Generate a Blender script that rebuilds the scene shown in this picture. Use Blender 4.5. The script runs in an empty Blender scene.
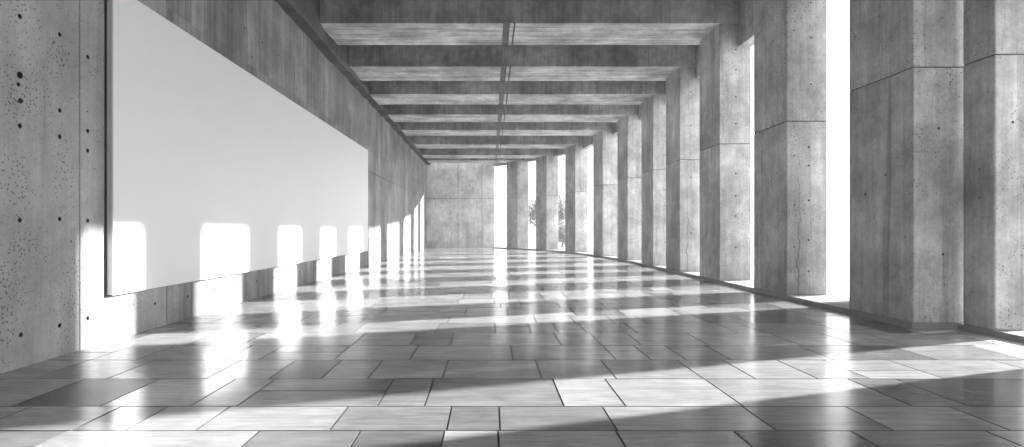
import bpy, bmesh, math, random
from mathutils import Vector, Matrix
random.seed(7)
scene = bpy.context.scene
COL = scene.collection
F = 560.0            # focal length in pixels of a 1024 px wide frame
CX, CY = 490.0, 229.5
CAMZ = 1.2
XL = -4.08           # face of the left wall
XR = 5.10            # hall face of the colonnade
YB = 36.0            # face of the end wall
KERB = 0.07
SUN_AZ, SUN_EL = math.radians(18.3), math.radians(21.6)

# ------------------------------------------------------------------ nodes
def new_mat(name):
    m = bpy.data.materials.new(name)
    m.use_nodes = True
    nt = m.node_tree
    nt.nodes.clear()
    out = nt.nodes.new('ShaderNodeOutputMaterial')
    b = nt.nodes.new('ShaderNodeBsdfPrincipled')
    nt.links.new(b.outputs[0], out.inputs[0])
    return m, nt, b

class N:
    """small helper to write node trees"""
    def __init__(s, nt): s.nt = nt
    def put(s, inp, v):
        if hasattr(v, 'is_output'): s.nt.links.new(v, inp)
        elif v is not None: inp.default_value = v
    def math(s, op, a, b=None, c=None, clamp=False):
        n = s.nt.nodes.new('ShaderNodeMath'); n.operation = op; n.use_clamp = clamp
        s.put(n.inputs[0], a)
        if b is not None: s.put(n.inputs[1], b)
        if c is not None: s.put(n.inputs[2], c)
        return n.outputs[0]
    def vmath(s, op, a, b=None):
        n = s.nt.nodes.new('ShaderNodeVectorMath'); n.operation = op
        s.put(n.inputs[0], a)
        if b is not None: s.put(n.inputs[1], b)
        return n.outputs[0]
    def noise(s, vec, scale, detail=4, rough=.55, dist=0):
        n = s.nt.nodes.new('ShaderNodeTexNoise')
        s.put(n.inputs['Vector'], vec)
        n.inputs['Scale'].default_value = scale; n.inputs['Detail'].default_value = detail
        n.inputs['Roughness'].default_value = rough; n.inputs['Distortion'].default_value = dist
        return n.outputs[0]
    def vor(s, vec, scale):
        n = s.nt.nodes.new('ShaderNodeTexVoronoi')
        s.put(n.inputs['Vector'], vec); n.inputs['Scale'].default_value = scale
        return n.outputs['Distance'], n.outputs['Color']
    def white(s, v):
        n = s.nt.nodes.new('ShaderNodeTexWhiteNoise'); n.noise_dimensions = '3D'
        s.put(n.inputs['Vector'], v); return n.outputs['Value']
    def rng(s, v, a, b, c, d, smooth=False):
        n = s.nt.nodes.new('ShaderNodeMapRange'); n.clamp = True
        if smooth: n.interpolation_type = 'SMOOTHSTEP'
        s.put(n.inputs[0], v)
        for i, x in enumerate((a, b, c, d)): n.inputs[i+1].default_value = x
        return n.outputs[0]
    def sep(s, v):
        n = s.nt.nodes.new('ShaderNodeSeparateXYZ'); s.put(n.inputs[0], v); return n.outputs
    def comb(s, x, y, z):
        n = s.nt.nodes.new('ShaderNodeCombineXYZ')
        for i, v in enumerate((x, y, z)): s.put(n.inputs[i], v)
        return n.outputs[0]
    def grey(s, v, tint=(1, 1, 1)):
        n = s.nt.nodes.new('ShaderNodeCombineColor')
        for i in range(3):
            s.put(n.inputs[i], s.math('MULTIPLY', v, tint[i]) if tint[i] != 1 else v)
        return n.outputs[0]
    def bump(s, h, strength, dist=.01, nrm=None):
        n = s.nt.nodes.new('ShaderNodeBump'); s.put(n.inputs['Height'], h)
        n.inputs['Strength'].default_value = strength; n.inputs['Distance'].default_value = dist
        if nrm is not None: s.put(n.inputs['Normal'], nrm)
        return n.outputs[0]
    def coord(s, shift=True):
        t = s.nt.nodes.new('ShaderNodeTexCoord').outputs['Object']
        if shift:
            oi = s.nt.nodes.new('ShaderNodeObjectInfo').outputs['Random']
            r = s.comb(s.math('MULTIPLY', oi, 37.0), s.math('MULTIPLY', oi, 53.0), s.math('MULTIPLY', oi, 11.0))
            return s.vmath('ADD', t, r)
        return t

def concrete(name, base=.42, contrast=.35, streak=.35, boards=0.0, holes=.6, streak_dir='z', stain=.25, along='y', crack=False):
    m, nt, b = new_mat(name); n = N(nt)
    c = n.coord()
    big = n.noise(c, .9, 7, .6)
    mid = n.noise(c, 4.5, 6, .62, .4)
    sc = {'z': (11, 11, .45), 'x': (.45, 11, 11)}[streak_dir]
    st = n.noise(n.vmath('MULTIPLY', c, sc), 1.0, 5, .6)
    st2 = n.noise(n.vmath('MULTIPLY', c, tuple(v*4 for v in sc)), 1.0, 3, .6)
    f = n.rng(big, .3, .7, 1-contrast, 1+contrast*.7)
    f = n.math('MULTIPLY', f, n.rng(mid, .3, .7, 1-contrast*.45, 1+contrast*.4))
    f = n.math('MULTIPLY', f, n.rng(st, .32, .7, 1-streak, 1+streak*.5))
    f = n.math('MULTIPLY', f, n.rng(st2, .3, .7, 1-streak*.16, 1+streak*.14))
    if stain:
        wet = n.noise(n.vmath('MULTIPLY', c, tuple(v*.35 for v in sc)), 1.0, 8, .7, .8)
        f = n.math('MULTIPLY', f, n.rng(wet, .56, .68, 1, 1-stain))
        lime = n.noise(n.vmath('MULTIPLY', n.vmath('ADD', c, (9, 4, 2)), tuple(v*.6 for v in sc)), 1.0, 7, .7, .5)
        f = n.math('MULTIPLY', f, n.rng(lime, .6, .74, 1, 1+stain*1.1))
    gran = n.noise(c, 24, 5, .7)
    f = n.math('MULTIPLY', f, n.rng(gran, .3, .7, 1-contrast*.35, 1+contrast*.3))
    height = n.math('ADD', n.math('MULTIPLY', mid, .5), n.math('MULTIPLY', n.noise(c, 55, 4, .6), .35))
    if boards:
        xyz = n.sep(c)
        u = xyz['Y'] if along == 'y' else xyz['X']
        q = n.math('MULTIPLY', u, 1/.44)
        fl = n.math('FLOOR', q); fr = n.math('FRACT', q)
        tone = n.white(n.comb(fl, n.math('FLOOR', n.math('MULTIPLY', xyz['Z'], .32)), 3.0))
        f = n.math('MULTIPLY', f, n.rng(tone, 0, 1, 1-boards*.55, 1+boards*.45))
        line = n.math('MINIMUM', n.rng(fr, 0, .03, 0, 1), n.rng(fr, .97, 1, 1, 0))
        f = n.math('MULTIPLY', f, n.rng(line, 0, 1, 1-boards*.8, 1))
        height = n.math('ADD', height, n.math('ADD', n.math('MULTIPLY', line, .5), n.math('MULTIPLY', tone, .4)))
    if holes:
        d, colr = n.vor(c, 30)
        rad = n.math('MULTIPLY', n.sep(colr)['X'], n.rng(n.noise(c, 1.9, 4), .36, .66, .10, .32))
        pit = n.math('GREATER_THAN', n.math('MULTIPLY', rad, holes*1.1), d)
        d2, col2 = n.vor(n.vmath('ADD', c, (3.3, 1.7, 5.1)), 9)
        pit2 = n.math('GREATER_THAN', n.rng(n.sep(col2)['Y'], .72, 1, 0, .12*holes), d2)
        pit = n.math('MAXIMUM', pit, pit2)
        f = n.math('MULTIPLY', f, n.math('SUBTRACT', 1, n.math('MULTIPLY', pit, .6)))
        height = n.math('SUBTRACT', height, n.math('MULTIPLY', pit, .9))
    if crack:
        xyz = n.sep(n.coord(False))
        wob = n.math('MULTIPLY', n.math('SUBTRACT', n.noise(n.comb(0.0, 0.0, xyz['Z']), 2.6, 5, .6), .5), .34)
        dd = n.math('ABSOLUTE', n.math('SUBTRACT', n.math('SUBTRACT', xyz['X'], .21), wob))
        ck = n.math('MULTIPLY', n.math('LESS_THAN', dd, n.rng(xyz['Z'], .6, 2.3, .0085, .002)), n.math('LESS_THAN', xyz['Y'], .02))
        f = n.math('MULTIPLY', f, n.math('SUBTRACT', 1, n.math('MULTIPLY', ck, .6)))
    v = n.math('MULTIPLY', f, base)
    v = n.math('MINIMUM', v, .82)
    n.put(b.inputs['Base Color'], n.grey(v))
    n.put(b.inputs['Roughness'], n.rng(mid, .3, .7, .62, .85))
    n.put(b.inputs['Normal'], n.bump(height, .45, .012))
    return m

def plain(name, v, rough=.5, metal=0, wobble=.1):
    m, nt, b = new_mat(name); n = N(nt)
    c = n.coord()
    f = n.rng(n.noise(c, 3.0, 5), .3, .7, 1-wobble, 1+wobble)
    n.put(b.inputs['Base Color'], n.grey(n.math('MULTIPLY', f, v)))
    b.inputs['Roughness'].default_value = rough; b.inputs['Metallic'].default_value = metal
    return m

M = {}
M['wall'] = concrete('smooth_cast_concrete', .41, .26, .10, 0, 1.3, stain=.2)
M['wall_board'] = concrete('board_marked_concrete', .33, .40, .30, .40, .6, stain=.34)
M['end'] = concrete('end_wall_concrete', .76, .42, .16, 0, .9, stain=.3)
M['column'] = concrete('column_concrete', .43, .48, .20, 0, 1.15, stain=.42)
M['column_cracked'] = concrete('cracked_column_concrete', .43, .48, .20, 0, 1.15, stain=.42, crack=True)
M['beam'] = concrete('beam_concrete', .42, .55, .24, 0, .8, stain=.4)
M['soffit'] = concrete('bounce_lit_soffit_concrete', .66, .55, .45, 0, .4, streak_dir='x', stain=.62)  # stained, streaked underside; floor bounce is put into the lighter base
M['slab'] = concrete('roof_slab_concrete', .32, .2, .1, 0, .4)
M['kerb'] = concrete('kerb_concrete', .26, .2, .05, 0, .5, stain=.1)
M['hole'] = plain('tie_hole_recess', .035, .9)
M['ledge'] = concrete('ragged_ledge_concrete', .13, .45, .2, 0, .9, streak_dir='z', stain=.4)
M['board'] = plain('white_panel_paint', .90, .45, 0, .012)
M['edge'] = plain('panel_edge_aluminium', .62, .5, .0, .05)
M['backing'] = plain('panel_backing_dark', .035, .6)
M['rail'] = plain('galvanised_channel', .13, .5, .3, .3)
M['rail_dark'] = plain('dark_steel_rail', .06, .6, .2, .3)
M['ground'] = plain('pale_gravel_ground', .42, .9, 0, .08)
M['bark'] = plain('tree_bark', .22, .9, 0, .3)
M['leaf'] = plain('pale_leaves', .2, .6, 0, .35)

def floor_material():
    m, nt, b = new_mat('polished_stone_tiles'); n = N(nt)
    c = n.coord(False)
    def attr(nm):
        a = nt.nodes.new('ShaderNodeAttribute'); a.attribute_name = nm; return a.outputs['Fac']
    tone, rnd, grain = attr('tone'), attr('rnd'), attr('grain')
    off = n.comb(n.math('MULTIPLY', rnd, 91.0), n.math('MULTIPLY', rnd, 57.0), n.math('MULTIPLY', rnd, 23.0))
    p = n.vmath('ADD', c, off)
    big = n.noise(p, 1.6, 6, .6, .6)
    veins = n.noise(n.vmath('MULTIPLY', p, (1.3, 13, 1)), 1.0, 6, .65, 1.6)
    fine = n.noise(n.vmath('MULTIPLY', p, (5, 60, 1)), 1.0, 3, .6, .4)
    speck = n.noise(p, 75, 2, .7)
    f = n.rng(big, .3, .7, .72, 1.18)
    f = n.math('MULTIPLY', f, n.rng(veins, .3, .7, .70, 1.20))
    f = n.math('MULTIPLY', f, n.rng(fine, .3, .7, .90, 1.08))
    crack, _ = n.vor(n.vmath('MULTIPLY', n.vmath('ADD', p, (2, 7, 0)), (.8, 1.6, 1)), 1.0)
    gr = n.math('MULTIPLY', n.math('SUBTRACT', n.rng(speck, .35, .68, .55, 2.0), 1), grain)
    f = n.math('MULTIPLY', f, n.math('ADD', 1, gr))
    v = n.math('MULTIPLY', f, tone)
    v = n.math('MINIMUM', v, .85)
    n.put(b.inputs['Base Color'], n.grey(v))
    smear = n.noise(n.vmath('ADD', c, (5, 5, 0)), .9, 5, .65, .5)
    r = n.rng(smear, .3, .7, .125, .235)
    r = n.math('ADD', r, n.math('MULTIPLY', n.math('SUBTRACT', rnd, .5), .04))
    r = n.math('ADD', r, n.math('MULTIPLY', n.math('GREATER_THAN', grain, .5), .2))
    n.put(b.inputs['Roughness'], r)
    b.inputs['IOR'].default_value = 1.46
    h = n.math('ADD', n.math('MULTIPLY', n.noise(n.vmath('MULTIPLY', p, (1, 2, 1)), 7, 3, .5), .5), n.math('MULTIPLY', n.math('MULTIPLY', speck, grain), .7))
    h = n.math('ADD', h, n.math('MULTIPLY', fine, .06))
    n.put(b.inputs['Normal'], n.bump(h, .10, .01))
    return m
M['floor'] = floor_material()
M['grout'] = plain('dark_grout', .07, .8, 0, .2)

# ------------------------------------------------------------------ mesh helpers
def link(name, mesh, parent=None, loc=(0, 0, 0), rotz=0):
    o = bpy.data.objects.new(name, mesh); COL.objects.link(o)
    o.parent = parent; o.location = loc; o.rotation_euler = (0, 0, rotz)
    return o
def mesh_of(bm, name, mats):
    me = bpy.data.meshes.new(name)
    bm.normal_update(); bm.to_mesh(me); bm.free()
    for m in mats: me.materials.append(M[m])
    return me
def box(bm, x0, x1, y0, y1, z0, z1, mi=0, bevel=0.0, seg=1):
    r = bmesh.ops.create_cube(bm, size=1, matrix=Matrix.Translation(((x0+x1)/2, (y0+y1)/2, (z0+z1)/2)) @ Matrix.Diagonal((x1-x0, y1-y0, z1-z0, 1)))
    vs = set(r['verts']); fs = {f for v in vs for f in v.link_faces}
    for f in fs: f.material_index = mi
    if bevel:
        es = list({e for v in vs for e in v.link_edges})
        q = bmesh.ops.bevel(bm, geom=es, offset=bevel, offset_type='OFFSET', segments=seg, profile=.5, affect='EDGES', clamp_overlap=True)
        for f in q['faces']: f.material_index = mi
    return fs
def prism(bm, pts, z0, z1, mi=0, mi_bottom=None, bevel=0):
    """closed prism over a plan polygon; z0 may be a list of one height per point"""
    n = len(pts)
    za = z0 if isinstance(z0, (list, tuple)) else [z0]*n
    zb = z1 if isinstance(z1, (list, tuple)) else [z1]*n
    lo = [bm.verts.new((p[0], p[1], za[i])) for i, p in enumerate(pts)]
    hi = [bm.verts.new((p[0], p[1], zb[i])) for i, p in enumerate(pts)]
    fs = [bm.faces.new(lo[::-1]), bm.faces.new(hi)]
    for i in range(n):
        j = (i+1) % n
        fs.append(bm.faces.new((lo[i], lo[j], hi[j], hi[i])))
    for f in fs: f.material_index = mi
    if mi_bottom is not None: fs[0].material_index = mi_bottom
    bmesh.ops.recalc_face_normals(bm, faces=fs)
    if bevel:
        es = list({e for f in fs for e in f.edges})
        bmesh.ops.bevel(bm, geom=es, offset=bevel, offset_type='OFFSET', segments=1, profile=.5, affect='EDGES', clamp_overlap=True)
    return fs
def cutters(holes, mi):
    """holes: (x, y, z, nx, ny, radius, depth) -> one mesh of slightly irregular plugs"""
    bm = bmesh.new()
    for (x, y, z, nx, ny, r, d) in holes:
        ax = Vector((nx, ny, 0)).normalized()
        rot = ax.to_track_quat('Z', 'Y').to_matrix().to_4x4()
        q = bmesh.ops.create_cone(bm, cap_ends=True, segments=14, radius1=r*.55, radius2=r*1.15, depth=2*d,
                                  matrix=Matrix.Translation((x, y, z)) @ rot)
        for v in q['verts']:
            dv = v.co - Vector((x, y, z)); k = 1+random.uniform(-.12, .12)
            a = ax*dv.dot(ax); v.co = Vector((x, y, z)) + a + (dv-a)*k
    for f in bm.faces: f.material_index = mi
    return bm
def carve(mesh, holes, mi, mats):
    """boolean the plugs out of a mesh; returns the new mesh"""
    if not holes: return mesh
    a = bpy.data.objects.new('tmp_a', mesh); COL.objects.link(a)
    b = bpy.data.objects.new('tmp_b', mesh_of(cutters(holes, mi), 'tmp', mats)); COL.objects.link(b)
    md = a.modifiers.new('cut', 'BOOLEAN'); md.object = b; md.operation = 'DIFFERENCE'; md.solver = 'EXACT'
    try: md.material_mode = 'INDEX'
    except Exception: pass
    dg = bpy.context.evaluated_depsgraph_get()
    me = bpy.data.meshes.new_from_object(a.evaluated_get(dg))
    bpy.data.objects.remove(a); mb = b.data; bpy.data.objects.remove(b); bpy.data.meshes.remove(mb)
    while len(me.materials) < len(mats): me.materials.append(None)
    for i, m in enumerate(mats): me.materials[i] = M[m]
    return me
def join_meshes(meshes, name, mats):
    bm = bmesh.new()
    for me in meshes: bm.from_mesh(me)
    return mesh_of(bm, name, mats)
def structure(name, mesh, **k):
    o = link(name, mesh, **k); o['kind'] = 'structure'; return o
def thing(name, label, cat, loc=(0, 0, 0), rotz=0, group=None, mesh=None):
    o = link(name, mesh, loc=loc, rotz=rotz)
    o['label'] = label; o['category'] = cat; o['kind'] = 'thing'
    if group: o['group'] = group
    return o

# ------------------------------------------------------------------ plan of the colonnade
# (far hall-side corner x, y, turn of the column in degrees, height of its top)
CW, CD = .70, 1.20
PLAN = [
    (5.10, 7.95, 0, 5.77), (5.10, 10.83, 0, 5.77), (5.10, 13.64, 0, 5.78), (5.10, 16.25, 0, 5.58),
    (5.10, 18.87, 2, 5.47), (4.98, 21.90, 5, 5.45), (4.62, 25.10, 9, 5.45), (3.90, 29.10, 17, 5.45),
    (2.64, 32.30, 25, 5.34), (1.02, 34.60, 31, 5.34)]
def corners(p):
    x, y, a, _ = p; a = math.radians(a)
    t = Vector((math.sin(a), -math.cos(a)))          # along the row, towards the camera
    b = min(a, math.radians(14))
    o = Vector((math.cos(b), math.sin(b)))           # outwards
    fi = Vector((x, y)); ni = fi + t*CD
    return ni, ni+o*CW, fi+o*CW, fi                  # near inner, near outer, far outer, far inner
inner = [(5.10, -6.0), (5.10, 6.70)] + [(p[0], p[1]) for p in PLAN] + [(.29, YB-.02)]

# ------------------------------------------------------------------ floor
def inner_x(y):
    for (xa, ya), (xb, yb) in zip(inner, inner[1:]):
        if ya <= y <= yb: return xa + (xb-xa)*(y-ya)/(yb-ya)
    return inner[-1][0] if y > YB-.1 else XR
rows = [-6.0]
y = -6.0
while y < 2.4: y += .66; rows.append(min(y, 2.62))
rows = rows[:-1] + [2.62, 3.34, 3.80, 4.50, 5.15, 5.79, 6.49]
y = 6.49
while y < YB-1.0:
    y += random.choice((.52, .62, .7, .8, .88)); rows.append(y)
rows[-1] = YB
fixed = {3.80: (-3.25, -2.65), 4.50: (-1.78, -1.36)}
tiles = []
for a, b in zip(rows, rows[1:]):
    lim = max(inner_x(a), inner_x(b)) + .25
    x = XL - random.uniform(0, .8)
    cuts = [x]
    while x < lim:
        x += random.choice((.32, .42, .5, .6, .7, .8, .95, 1.15)); cuts.append(x)
    if a in fixed:
        p, q = fixed[a]
        cuts = sorted([c for c in cuts if not (p-.3 < c < q+.3)] + [p, q])
    if a == 3.80: cuts = sorted([c for c in cuts if not 3.0 < c < 4.6] + [3.25, 4.25])
    for p, q in zip(cuts, cuts[1:]):
        p2, q2 = max(p, XL), min(q, lim)
        if q2-p2 < .06: continue
        split = random.random() < .22 and b-a > .6
        tone = .80 * random.choice((.22, .28, .34, .40, .44, .48, .36, .46, .42, .38)) * random.uniform(.92, 1.06)
        grain = 0.0
        if random.random() < .07: tone *= .55
        if a == 3.80 and abs(p+3.25) < .01: tone, grain = .055, 1.0; split = False
        elif a == 4.50 and abs(p+1.78) < .01: tone, grain = .07, .15; split = False
        elif a == 3.80 and abs(p-3.25) < .01: tone, grain = .13, .1; split = False
        elif a == 3.80 and abs(q+3.25) < .01: tone = .30
        parts = [(a, b)]
        if split:
            mcut = a + (b-a)*random.uniform(.35, .65); parts = [(a, mcut), (mcut, b)]
        for k, (ya, yb) in enumerate(parts):
            tiles.append((p2, q2, ya, yb, tone*(1 if k == 0 else random.uniform(.75, 1.15)), grain))
bm = bmesh.new()
lt, lr, lg = (bm.faces.layers.float.new(s) for s in ('tone', 'rnd', 'grain'))
for (x0, x1, y0, y1, tone, grain) in tiles:
    g = .0055; h = random.uniform(-.0007, .0007); c = .0008; sk = 0
    x0 += g; x1 -= g; y0 += g; y1 -= g
    rnd = random.random()
    top = [bm.verts.new(v) for v in ((x0+c, y0+c, h), (x1-c, y0+c, h), (x1-c+sk, y1-c, h), (x0+c+sk, y1-c, h))]
    mid = [bm.verts.new(v) for v in ((x0, y0, -.003), (x1, y0, -.003), (x1+sk, y1, -.003), (x0+sk, y1, -.003))]
    bot = [bm.verts.new((v.co.x, v.co.y, -.02)) for v in mid]
    fs = [bm.faces.new(top)]
    for ring, nxt in ((mid, top), (bot, mid)):
        for i in range(4):
            j = (i+1) % 4
            fs.append(bm.faces.new((ring[i], ring[j], nxt[j], nxt[i])))
    for f in fs[1:]: f.material_index = 1
    for f in fs: f[lt] = tone; f[lr] = rnd; f[lg] = grain
gx = [(x, y) for x, y in inner]
outline = [(XL, -6.0)] + [(x+.3, y) for x, y in gx] + [(XL, YB)]
f = [bm.faces.new([bm.verts.new((x, y, -.0045)) for x, y in outline])]
f[0].material_index = 1
bmesh.ops.recalc_face_normals(bm, faces=f)
if f[0].normal.z < 0: f[0].normal_flip()
structure('floor', mesh_of(bm, 'floor', ['floor', 'grout']))

# ground outside
bm = bmesh.new()
box(bm, 4.6, 120, -90, 150, -.5, -.06)
box(bm, -120, 4.6, 36.3, 150, -.5, -.06)
structure('ground', mesh_of(bm, 'ground', ['ground']))

# ------------------------------------------------------------------ kerb under the columns (continuous)
def offset(poly, d):
    out = []
    for i, p in enumerate(poly):
        p = Vector(p)
        dirs = []
        if i: dirs.append((p-Vector(poly[i-1])).normalized())
        if i < len(poly)-1: dirs.append((Vector(poly[i+1])-p).normalized())
        nn = sum((Vector((v.y, -v.x)) for v in dirs), Vector((0, 0))).normalized()
        k = max(.5, nn.dot(Vector((dirs[0].y, -dirs[0].x))))
        out.append(p+nn*(d/k))
    return out
kin = [(5.64, -6.0), (5.64, 6.68), (5.085, 6.68)] + [(p[0]-.015, p[1]) for p in PLAN[:4]]
a = offset(inner, -.012); b = offset(inner, .84)
bm = bmesh.new()
ai = a[1:]; bi = b[1:]
ai[0] = Vector((ai[0].x, 6.748)); bi[0] = Vector((bi[0].x, 6.748))
for i in range(len(ai)-1):
    pass
for i in range(len(ai)-1):
    q = [ai[i], bi[i], bi[i+1], ai[i+1]]
    prism(bm, [(v.x, v.y) for v in q], -.08, KERB)
bmesh.ops.remove_doubles(bm, verts=bm.verts[:], dist=1e-4)
seen = {}
for fc in bm.faces[:]:
    seen.setdefault(frozenset(v.index for v in fc.verts), []).append(fc)
bm.verts.index_update()
seen = {}
for fc in bm.faces[:]: seen.setdefault(frozenset(v.index for v in fc.verts), []).append(fc)
bmesh.ops.delete(bm, geom=[f for l in seen.values() if len(l) > 1 for f in l], context='FACES')
box(bm, 5.638, 6.55, -6.0, 6.747, -.08, KERB)
structure('trim_1', mesh_of(bm, 'trim', ['kerb']))
bm = bmesh.new(); box(bm, 5.0, 5.637, -6.0, 6.74, -.05, .0)
structure('trim_2', mesh_of(bm, 'trim', ['kerb']))

# ------------------------------------------------------------------ left wall
def wall_panel(y0, y1, z0, z1, mi, holes=()):
    g = .006 if mi == 0 else .0025
    bm = bmesh.new(); box(bm, XL-.40, XL, y0+g, y1-g, z0-(.2 if z0 == 0 else -.006), z1-(.006 if z1 < 4 else 0), mi, bevel=.006)
    me = mesh_of(bm, 'p', ['wall', 'wall_board', 'hole'])
    hs = [(XL, y, z, 1, 0, r, .05) for (y, z, r) in holes if y0+.05 < y < y1-.05 and z0+.05 < z < z1-.05]
    return carve(me, hs, 2, ['wall', 'wall_board', 'hole'])
H = []
for yy, zs in ((4.86, (3.05, 2.10, 1.28)), (5.31, (3.05, 2.33, 2.08, 1.30, .29)), (5.68, (2.95, 2.20, 2.00, 1.29, .30))):
    H += [(yy, z, .025) for z in zs]
H += [(4.86, 2.54, .036), (4.845, 2.455, .022), (4.865, 2.32, .029), (4.87, .285, .024), (3.7, 2.1, .024), (3.7, 1.2, .024)]
H += [(6.82+.74*i, .295, .021) for i in range(16)]
H += [(9.3+.74*i, 4.55, .022) for i in range(14) if i % 4 != 3] + [(9.6+.74*i, 4.15, .02) for i in range(0, 14, 3)]
H += [(19.2+1.5*i, z, .024) for i in range(10) for z in (1.7, 2.6, 3.9, 4.7)]
ms = [wall_panel(-6, .9, 0, 6.7, 0), wall_panel(.9, 3.2, 0, 6.7, 0), wall_panel(3.2, 5.57, 0, 6.7, 0, H), wall_panel(5.57, 7.07, 0, 6.7, 0, H)]
ys = [7.07, 9.4, 11.7, 14.0, 16.3, 18.6, 20.9, 23.2, 25.5, 27.8, 30.1, 32.4, 34.7, YB+.3]
for a_, b_ in zip(ys, ys[1:]):
    ms.append(wall_panel(a_, b_, 0, 3.16, 1, H)); ms.append(wall_panel(a_, b_, 3.16, 6.7, 1, H))
bm = bmesh.new(); box(bm, XL-.38, XL-.05, -6.2, YB+.3, -.15, 6.68, 2)
ms.append(mesh_of(bm, 'p', ['wall', 'wall_board', 'hole']))
structure('wall_left', join_meshes(ms, 'wall_left', ['wall', 'wall_board', 'hole']))

# ragged ledge along the head of the left wall
bm = bmesh.new()
st = 120; prev = None
for i in range(st+1):
    yy = -6 + (YB+6)*i/st
    zb = 5.53 - .006*max(0, yy-10) + random.uniform(-.025, .025)
    xi = XL+.30 + random.uniform(-.03, .03)
    ring = [bm.verts.new(v) for v in ((XL-.02, yy, zb+random.uniform(-.02, .02)), (xi-.05, yy, zb), (xi, yy, zb+.05), (xi+random.uniform(-.01, .01), yy, 6.66), (XL-.02, yy, 6.66))]
    if prev:
        for k in range(5): bm.faces.new((prev[k], prev[(k+1) % 5], ring[(k+1) % 5], ring[k]))
    else: bm.faces.new(ring[::-1])
    prev = ring
bm.faces.new(prev)
bmesh.ops.recalc_face_normals(bm, faces=bm.faces[:])
structure('trim_3', mesh_of(bm, 'ledge', ['ledge']))

# end wall: three cast panels with a joint at 3.2 m
ex = [(XL-.02, -2.06), (-2.06, -.52), (-.52, .29)]
ms = []
for (x0, x1) in ex:
    for (z0, z1) in ((0, 3.2), (3.2, 6.7)):
        bm = bmesh.new(); box(bm, x0+.012, x1-(.012 if x1 < 0 else 0), YB, YB+.35, z0-(.2 if z0 == 0 else -.012), z1-(.012 if z1 < 4 else 0), 0, bevel=.01)
        me = mesh_of(bm, 'p', ['end', 'hole'])
        hs = [(x, YB, z, 0, -1, .035, .05) for x in (-3.2, -1.75, -.78) for z in (.7, 1.7, 2.6, 3.75, 4.6) if x0 < x < x1 and z0 < z < z1]
        ms.append(carve(me, hs, 1, ['end', 'hole']))
bm = bmesh.new(); box(bm, XL, .24, YB+.05, YB+.3, -.1, 6.68, 1); ms.append(mesh_of(bm, 'p', ['end', 'hole']))
structure('wall_end', join_meshes(ms, 'wall_end', ['end', 'hole']))
bm = bmesh.new(); box(bm, XL-.4, 6.4, -6.4, -6.0, 0, 6.7)
structure('wall_back', mesh_of(bm, 'wall_back', ['wall']))
# the row of piers goes on beside and behind the camera
bm = bmesh.new()
for yy in (4.02, 1.2, -1.6, -4.4): box(bm, XR, XR+.70, yy, yy+.98, 0, 6.66, bevel=.01)
box(bm, XR+.69, 11.5, 4.05, 4.85, -.1, 6.9, bevel=.01)      # added unseen wall beside the camera, cuts sky light on the near columns
structure('wall_right', mesh_of(bm, 'wall_right', ['column']))

# ------------------------------------------------------------------ roof and out-of-sight ribs
b_ = offset(inner, .95)
bm = bmesh.new()
poly = [(XL-.3, -6.4)] + [(v.x, v.y) for v in b_[:-2]] + [(1.75, 34.55), (XL-.3, 34.55)]  # roof stops short: unseen gap added to let sky light the end wall
prism(bm, poly, 6.64, 6.95)
for yy in (-4.4, -1.6, 1.2, 4.02, 6.75, 9.63):
    box(bm, XL+.28, XR+.70, yy, yy+1.2, 5.78, 6.66)
structure('ceiling', mesh_of(bm, 'ceiling', ['slab']))
# edge lintel, bay by bay, over the openings
bm = bmesh.new()
prevc = None
seq = [(5.1, -6.0, 0, 0), (5.1, 5.0, 0, 0)] + PLAN + [(.29, YB-.0, 35, 0)]
for p, q in zip(seq, seq[1:]):
    c0, c1 = corners(p), corners(q)
    zl = 5.26
    fo = c0[2]; no = c1[1] if q is not seq[-1] else Vector((.42, YB+.05))
    if q is seq[1]: fo, no = Vector((5.8, -6)), Vector((5.8, 5.3))
    d = (no-fo).normalized(); inn = Vector((-d.y, d.x))*.28
    prism(bm, [tuple(fo+inn), tuple(fo), tuple(no), tuple(no+inn)], zl, 8.4 if q is seq[-1] else 6.66)  # last bay built up out of view, added to stop sun through the roof gap
structure('trim_4', mesh_of(bm, 'lintel', ['beam']))

# ------------------------------------------------------------------ columns
ORD = ['broad front', 'second', 'third', 'fourth', 'fifth', 'sixth', 'seventh', 'eighth', 'ninth', 'tenth']
JOINT = 3.10
MATS = ['column', 'hole']
def block(w, d, z0, z1, holes, skew=0, shear=0, mats=('column', 'hole')):
    """one cast block; x outwards from the hall face, y towards the far end, origin at the near hall-side corner"""
    bm = bmesh.new(); prism(bm, [(0, 0), (w*math.cos(shear), -w*math.sin(shear)), (w*math.cos(shear), d+skew-w*math.sin(shear)), (0, d)], z0, z1, 0, bevel=.011)
    me = mesh_of(bm, 'block', mats)
    hs = []
    for face, u, z, r in holes:
        if not (z0+.06 < z < z1-.06): continue
        hs.append((u*math.cos(shear), -u*math.sin(shear), z, 0, -1, r, .05) if face == 'front' else (0, u, z, -1, 0, r, .05))
    return carve(me, hs, 1, mats)
def column(x, y, ang, top, w, d, holes, label, joint=JOINT, skew=0, crack=False):
    t = thing('concrete_column', label, 'column', (x, y, KERB), math.radians(ang), 'concrete columns of the colonnade')
    shear = math.radians(max(0, ang-14))
    lo = link('lower_block', block(w, d, 0, joint-KERB-.006, [(f, u, z-KERB, r) for f, u, z, r in holes], skew, shear, ('column_cracked' if crack else 'column', 'hole')), t)
    j = bmesh.new(); e = .014; cs, sn = w*math.cos(shear), w*math.sin(shear)
    prism(j, [(e, e), (cs-e, e-sn), (cs-e, d-e-sn), (e, d-e)], joint-KERB-.02, joint-KERB+.02)
    link('joint_seam', mesh_of(j, 'seam', ['hole']), t)
    up = link('upper_block', block(w, d, joint-KERB+.006, top-KERB, [(f, u, z-KERB, r) for f, u, z, r in holes], skew, shear), t)
    return t
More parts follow.
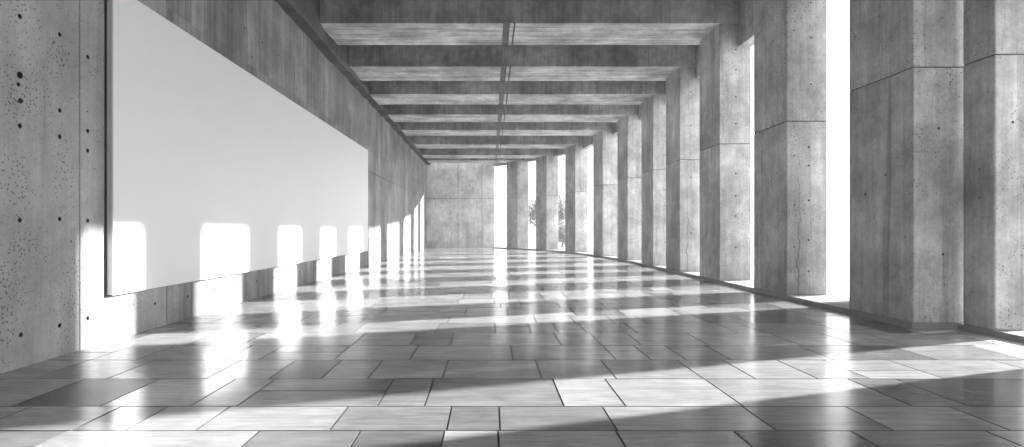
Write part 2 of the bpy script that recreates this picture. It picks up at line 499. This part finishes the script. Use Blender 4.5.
std = [('front', .38, z, .019) for z in (2.62, 2.30, 1.70, 1.02, .48)] + [('front', .13, z, .015) for z in (4.62, 2.47, 1.62, .9)] + \
      [('front', .42, z, .016) for z in (5.1, 4.5, 3.7)] + [('hall', .35, 2.2, .017), ('hall', .85, 1.3, .017), ('hall', .85, 4.2, .017)]
sets = [
    [('hall', .86, 1.68, .024), ('hall', .47, 1.90, .016), ('hall', .3, .6, .014), ('front', .31, 2.42, .02), ('front', .36, .9, .018), ('hall', .6, 4.0, .015)],
    std,
    [('front', .36, z, .02) for z in (5.2, 4.75, 4.15, 3.55, 2.45, 1.95, 1.5, .8)],
    [('front', .3, z, .022) for z in (4.9, 4.0, 2.6, 1.1)] + [('front', .55, z, .02) for z in (2.3, 1.7)],
]
labels = [
    'broadest grey concrete column, between the wide bright opening and the slimmer edge column',
    'tall concrete column with tie holes, just beyond the broad front column across a bright opening',
    'concrete column carrying the nearest visible ceiling beam, third from the camera in the main row',
    'fourth concrete column of the row, under the second visible ceiling beam',
    'fifth concrete column of the row, under the third visible ceiling beam',
    'sixth concrete column of the row, under the fourth visible ceiling beam',
    'seventh concrete column of the row, just before the narrow bright slit',
    'eighth concrete column of the row, just beyond the narrow bright slit',
    'ninth concrete column, standing between the two openings where foliage shows',
    'last concrete column of the curving row, next to the bright opening by the end wall',
]
for i, p in enumerate(PLAN):
    ni, no, fo, fi = corners(p)
    column(ni.x, ni.y, p[2], p[3], CW, CD, sets[i] if i < 4 else sets[1 + (i % 3)], labels[i], JOINT + (.06 if i == 0 else random.uniform(-.05, .03)), .95 if i == 0 else 0, i in (1, 3))  # first column's unseen outer side lengthened to narrow the sun patch on the wall
column(5.65, 6.265, 0, 5.77, .36, .43, [('front', .2, 2.4, .018), ('hall', .2, 1.9, .012)],
       'slim set-back concrete column cut by the edge of view, beside the broadest column', 3.16)

# ------------------------------------------------------------------ ceiling beams
blabels = [
    'nearest visible concrete ceiling beam, widest across the top of the view',
    'second concrete ceiling beam from the camera, resting on the fourth column',
    'third concrete ceiling beam from the camera, resting on the fifth column',
    'fourth concrete ceiling beam from the camera, resting on the sixth column',
    'fifth concrete ceiling beam from the camera, resting on the column before the narrow slit',
    'sixth concrete ceiling beam from the camera, resting on the column beyond the narrow slit',
    'seventh concrete ceiling beam, second to last before the end wall',
    'last and shortest concrete ceiling beam, close in front of the end wall',
]
XB = XL+.28
for k, p in enumerate(PLAN[2:]):
    ni, no, fo, fi = corners(p)
    z0 = p[3]
    cx, cy = .5, (ni.y+fi.y)/2
    t = thing('ceiling_beam', blabels[k], 'beam', (cx, cy, z0), 0, 'concrete beams across the ceiling')
    bm = bmesh.new()
    y0, y1, top = ni.y-cy, fi.y-cy+.26, 6.645-z0
    s0, s1, s2, s3, xm = .29-cx, .45-cx, .53-cx, .57-cx, .80-cx
    prof = [(XB-cx, 0), (s0, 0), (s0, .04), (s1, .04), (s1, 0), (s2, 0), (s2, .03), (s3, .03), (s3, 0), (xm, 0), (xm, top), (XB-cx, top)]
    r0 = [bm.verts.new((x, y0, z)) for x, z in prof]; r1 = [bm.verts.new((x, y1, z)) for x, z in prof]
    fs = [bm.faces.new(r0), bm.faces.new(r1[::-1])]
    for i in range(len(prof)):
        j = (i+1) % len(prof); fs.append(bm.faces.new((r0[j], r0[i], r1[i], r1[j])))
    bmesh.ops.recalc_face_normals(bm, faces=fs)
    xf = fi.x + (.26 if k < 5 else 0)*math.tan(-math.radians(p[2])) - cx
    prism(bm, [(xm, y0), (ni.x-cx, y0), (no.x-cx, no.y-cy), (fo.x-cx, fo.y-cy), (xf, y1), (xm, y1)], 0, top)
    bm.normal_update()
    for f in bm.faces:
        if f.normal.z < -.5: f.material_index = 1  # undersides use the concrete lightened for floor bounce
    link('beam_body', mesh_of(bm, 'beam', ['beam', 'soffit']), t)
    bm = bmesh.new()
    box(bm, s0+.003, s1-.003, y0+.01, y1-.01, .030, .045)
    box(bm, s0+.003, s0+.018, y0+.01, y1-.01, .003, .04); box(bm, s1-.018, s1-.003, y0+.01, y1-.01, .003, .04)
    link('soffit_channel', mesh_of(bm, 'channel', ['rail']), t)
    bm = bmesh.new(); box(bm, s2+.002, s3-.002, y0+.01, y1-.01, .004, .034, bevel=.003)
    link('soffit_rail', mesh_of(bm, 'rail', ['rail_dark']), t)

# ------------------------------------------------------------------ blank white panel on the left wall
PY0, PY1, PZ0, PZ1, PT = 5.94, 18.36, .50, 3.80, .085
t = thing('display_panel', 'large blank white panel hanging on the long concrete wall', 'panel', (XL, (PY0+PY1)/2, PZ0))
L2, HH = (PY1-PY0)/2, PZ1-PZ0
bm = bmesh.new(); box(bm, .064, PT, -L2, L2, 0, HH, bevel=.004)
link('board', mesh_of(bm, 'board', ['board']), t)
bm = bmesh.new()
for (a0, a1, b0, b1) in ((-L2+.002, -L2+.06, .004, HH-.004), (L2-.06, L2-.004, .004, HH-.004), (-L2+.06, L2-.06, .004, .06), (-L2+.06, L2-.06, HH-.06, HH-.004)):
    box(bm, .014, .065, a0, a1, b0, b1)
link('edge_frame', mesh_of(bm, 'edge', ['edge']), t)
bm = bmesh.new()
for (a0, a1, b0, b1) in ((-L2-.014, -L2+.06, -.012, HH-.004), (L2-.06, L2-.0, .004, HH-.004), (-L2+.06, L2-.06, -.012, .06), (-L2+.06, L2-.06, HH-.06, HH-.004)):
    box(bm, .0, .015, a0, a1, b0, b1)
bk = link('backing_frame', mesh_of(bm, 'backing', ['backing']), t); bk['label'] = 'dark backing frame'

# ------------------------------------------------------------------ planting outside
def plant(name, label, cat, x, y, trunk_h, cr, cz, nleaf, ls, seed):
    rnd = random.Random(seed)
    t = thing(name, label, cat, (x, y, -.06))
    bm = bmesh.new()
    def limb(a, b, r0, r1):
        a, b = Vector(a), Vector(b); d = b-a
        bmesh.ops.create_cone(bm, cap_ends=True, segments=8, radius1=r0, radius2=r1, depth=d.length,
                              matrix=Matrix.Translation((a+b)/2) @ d.to_track_quat('Z', 'Y').to_matrix().to_4x4())
    limb((0, 0, 0), (.05, 0, trunk_h), .09, .06)
    tips = []
    for k in range(9):
        an = k*2.4; r = cr*rnd.uniform(.4, .9)
        tip = (math.cos(an)*r, math.sin(an)*r, cz + rnd.uniform(-.7, .9)*cr*.9)
        limb((.05, 0, trunk_h*rnd.uniform(.6, 1)), tip, .035, .012); tips.append(Vector(tip))
    link('trunk', mesh_of(bm, 'trunk', ['bark']), t)
    bm = bmesh.new()
    for k in range(nleaf):
        c = rnd.choice(tips) if rnd.random() < .8 else Vector((0, 0, cz))
        p = c + Vector((rnd.gauss(0, 1), rnd.gauss(0, 1), rnd.gauss(0, 1)))*cr*.27
        if p.z < .1: p.z = .1+rnd.random()*.3
        q = Matrix.Translation(p) @ Matrix.Rotation(rnd.uniform(0, 6.28), 4, 'Z') @ Matrix.Rotation(rnd.uniform(-1.2, 1.2), 4, 'X')
        s = ls*rnd.uniform(.6, 1.3)
        vs = [bm.verts.new(q @ Vector(v)) for v in ((0, -s, 0), (s*.42, -.1*s, .12*s), (0, s, 0), (-s*.42, -.1*s, .12*s))]
        bm.faces.new((vs[0], vs[1], vs[2])); bm.faces.new((vs[0], vs[2], vs[3]))
    fo = link('foliage', mesh_of(bm, 'foliage', ['leaf']), t)
plant('tree', 'small pale leafy tree outside, seen beside the ninth column', 'tree', 4.5, 43.2, 1.2, 1.7, 2.2, 6500, .13, 3)
plant('shrub', 'low pale shrub outside, filling the foot of the opening beyond the eighth column', 'shrub', 4.95, 38.6, .35, .62, .85, 2200, .09, 5)

# ------------------------------------------------------------------ light
w = bpy.data.worlds.new('world'); scene.world = w; w.use_nodes = True
nt = w.node_tree; bg = nt.nodes['Background']
n = N(nt)
# overcast white sky, with added brightness towards the open side to lift the hall
sd = n.sep(nt.nodes.new('ShaderNodeTexCoord').outputs['Generated'])
q = n.math('ADD', n.math('MULTIPLY', sd['X'], .97), n.math('MULTIPLY', sd['Y'], -.22))
bg.inputs[0].default_value = (1, 1, 1, 1)
n.put(bg.inputs[1], n.rng(q, .0, .95, 1.15, 2.05, True))
sun = bpy.data.lights.new('sun', 'SUN'); sun.energy = 10.5; sun.angle = math.radians(1.3)
so = bpy.data.objects.new('sun', sun); COL.objects.link(so)
dirn = Vector((math.cos(SUN_AZ)*math.cos(SUN_EL), math.sin(SUN_AZ)*math.cos(SUN_EL), math.sin(SUN_EL)))
so.rotation_euler = dirn.to_track_quat('Z', 'Y').to_euler(); so.location = dirn*60

# thin sunlit haze that fills the hall
m = bpy.data.materials.new('thin_haze'); m.use_nodes = True
hn = m.node_tree; hn.nodes.clear()
ho = hn.nodes.new('ShaderNodeOutputMaterial'); hv = hn.nodes.new('ShaderNodeVolumeScatter')
hv.inputs['Density'].default_value = .0035; hv.inputs['Anisotropy'].default_value = .35
hn.links.new(hv.outputs[0], ho.inputs['Volume']); M['haze'] = m
bm = bmesh.new(); box(bm, -6, 8, -8, 37.2, -.3, 9)
hz = link('haze', mesh_of(bm, 'haze', ['haze'])); hz['kind'] = 'stuff'; hz['label'] = 'thin bright haze filling the far end of the hall'; hz['category'] = 'haze'

# ------------------------------------------------------------------ camera
cam = bpy.data.cameras.new('camera'); co = bpy.data.objects.new('camera', cam); COL.objects.link(co)
co.location = (0, 0, CAMZ); co.rotation_euler = (math.pi/2, 0, 0)
cam.sensor_fit = 'HORIZONTAL'; cam.sensor_width = 36; cam.lens = 36*F/1024
cam.shift_x = (512-CX)/1024; cam.shift_y = -(223.5-CY)/1024
cam.clip_start = .05; cam.clip_end = 500
scene.camera = co

vs = scene.view_settings
scene.display_settings.display_device = 'sRGB'
vs.view_transform = 'Standard'; vs.look = 'None'; vs.gamma = 1; vs.use_curve_mapping = False; vs.exposure = 1.14
scene.cycles.max_bounces = 10; scene.cycles.diffuse_bounces = 6
scene.cycles.use_denoising = True
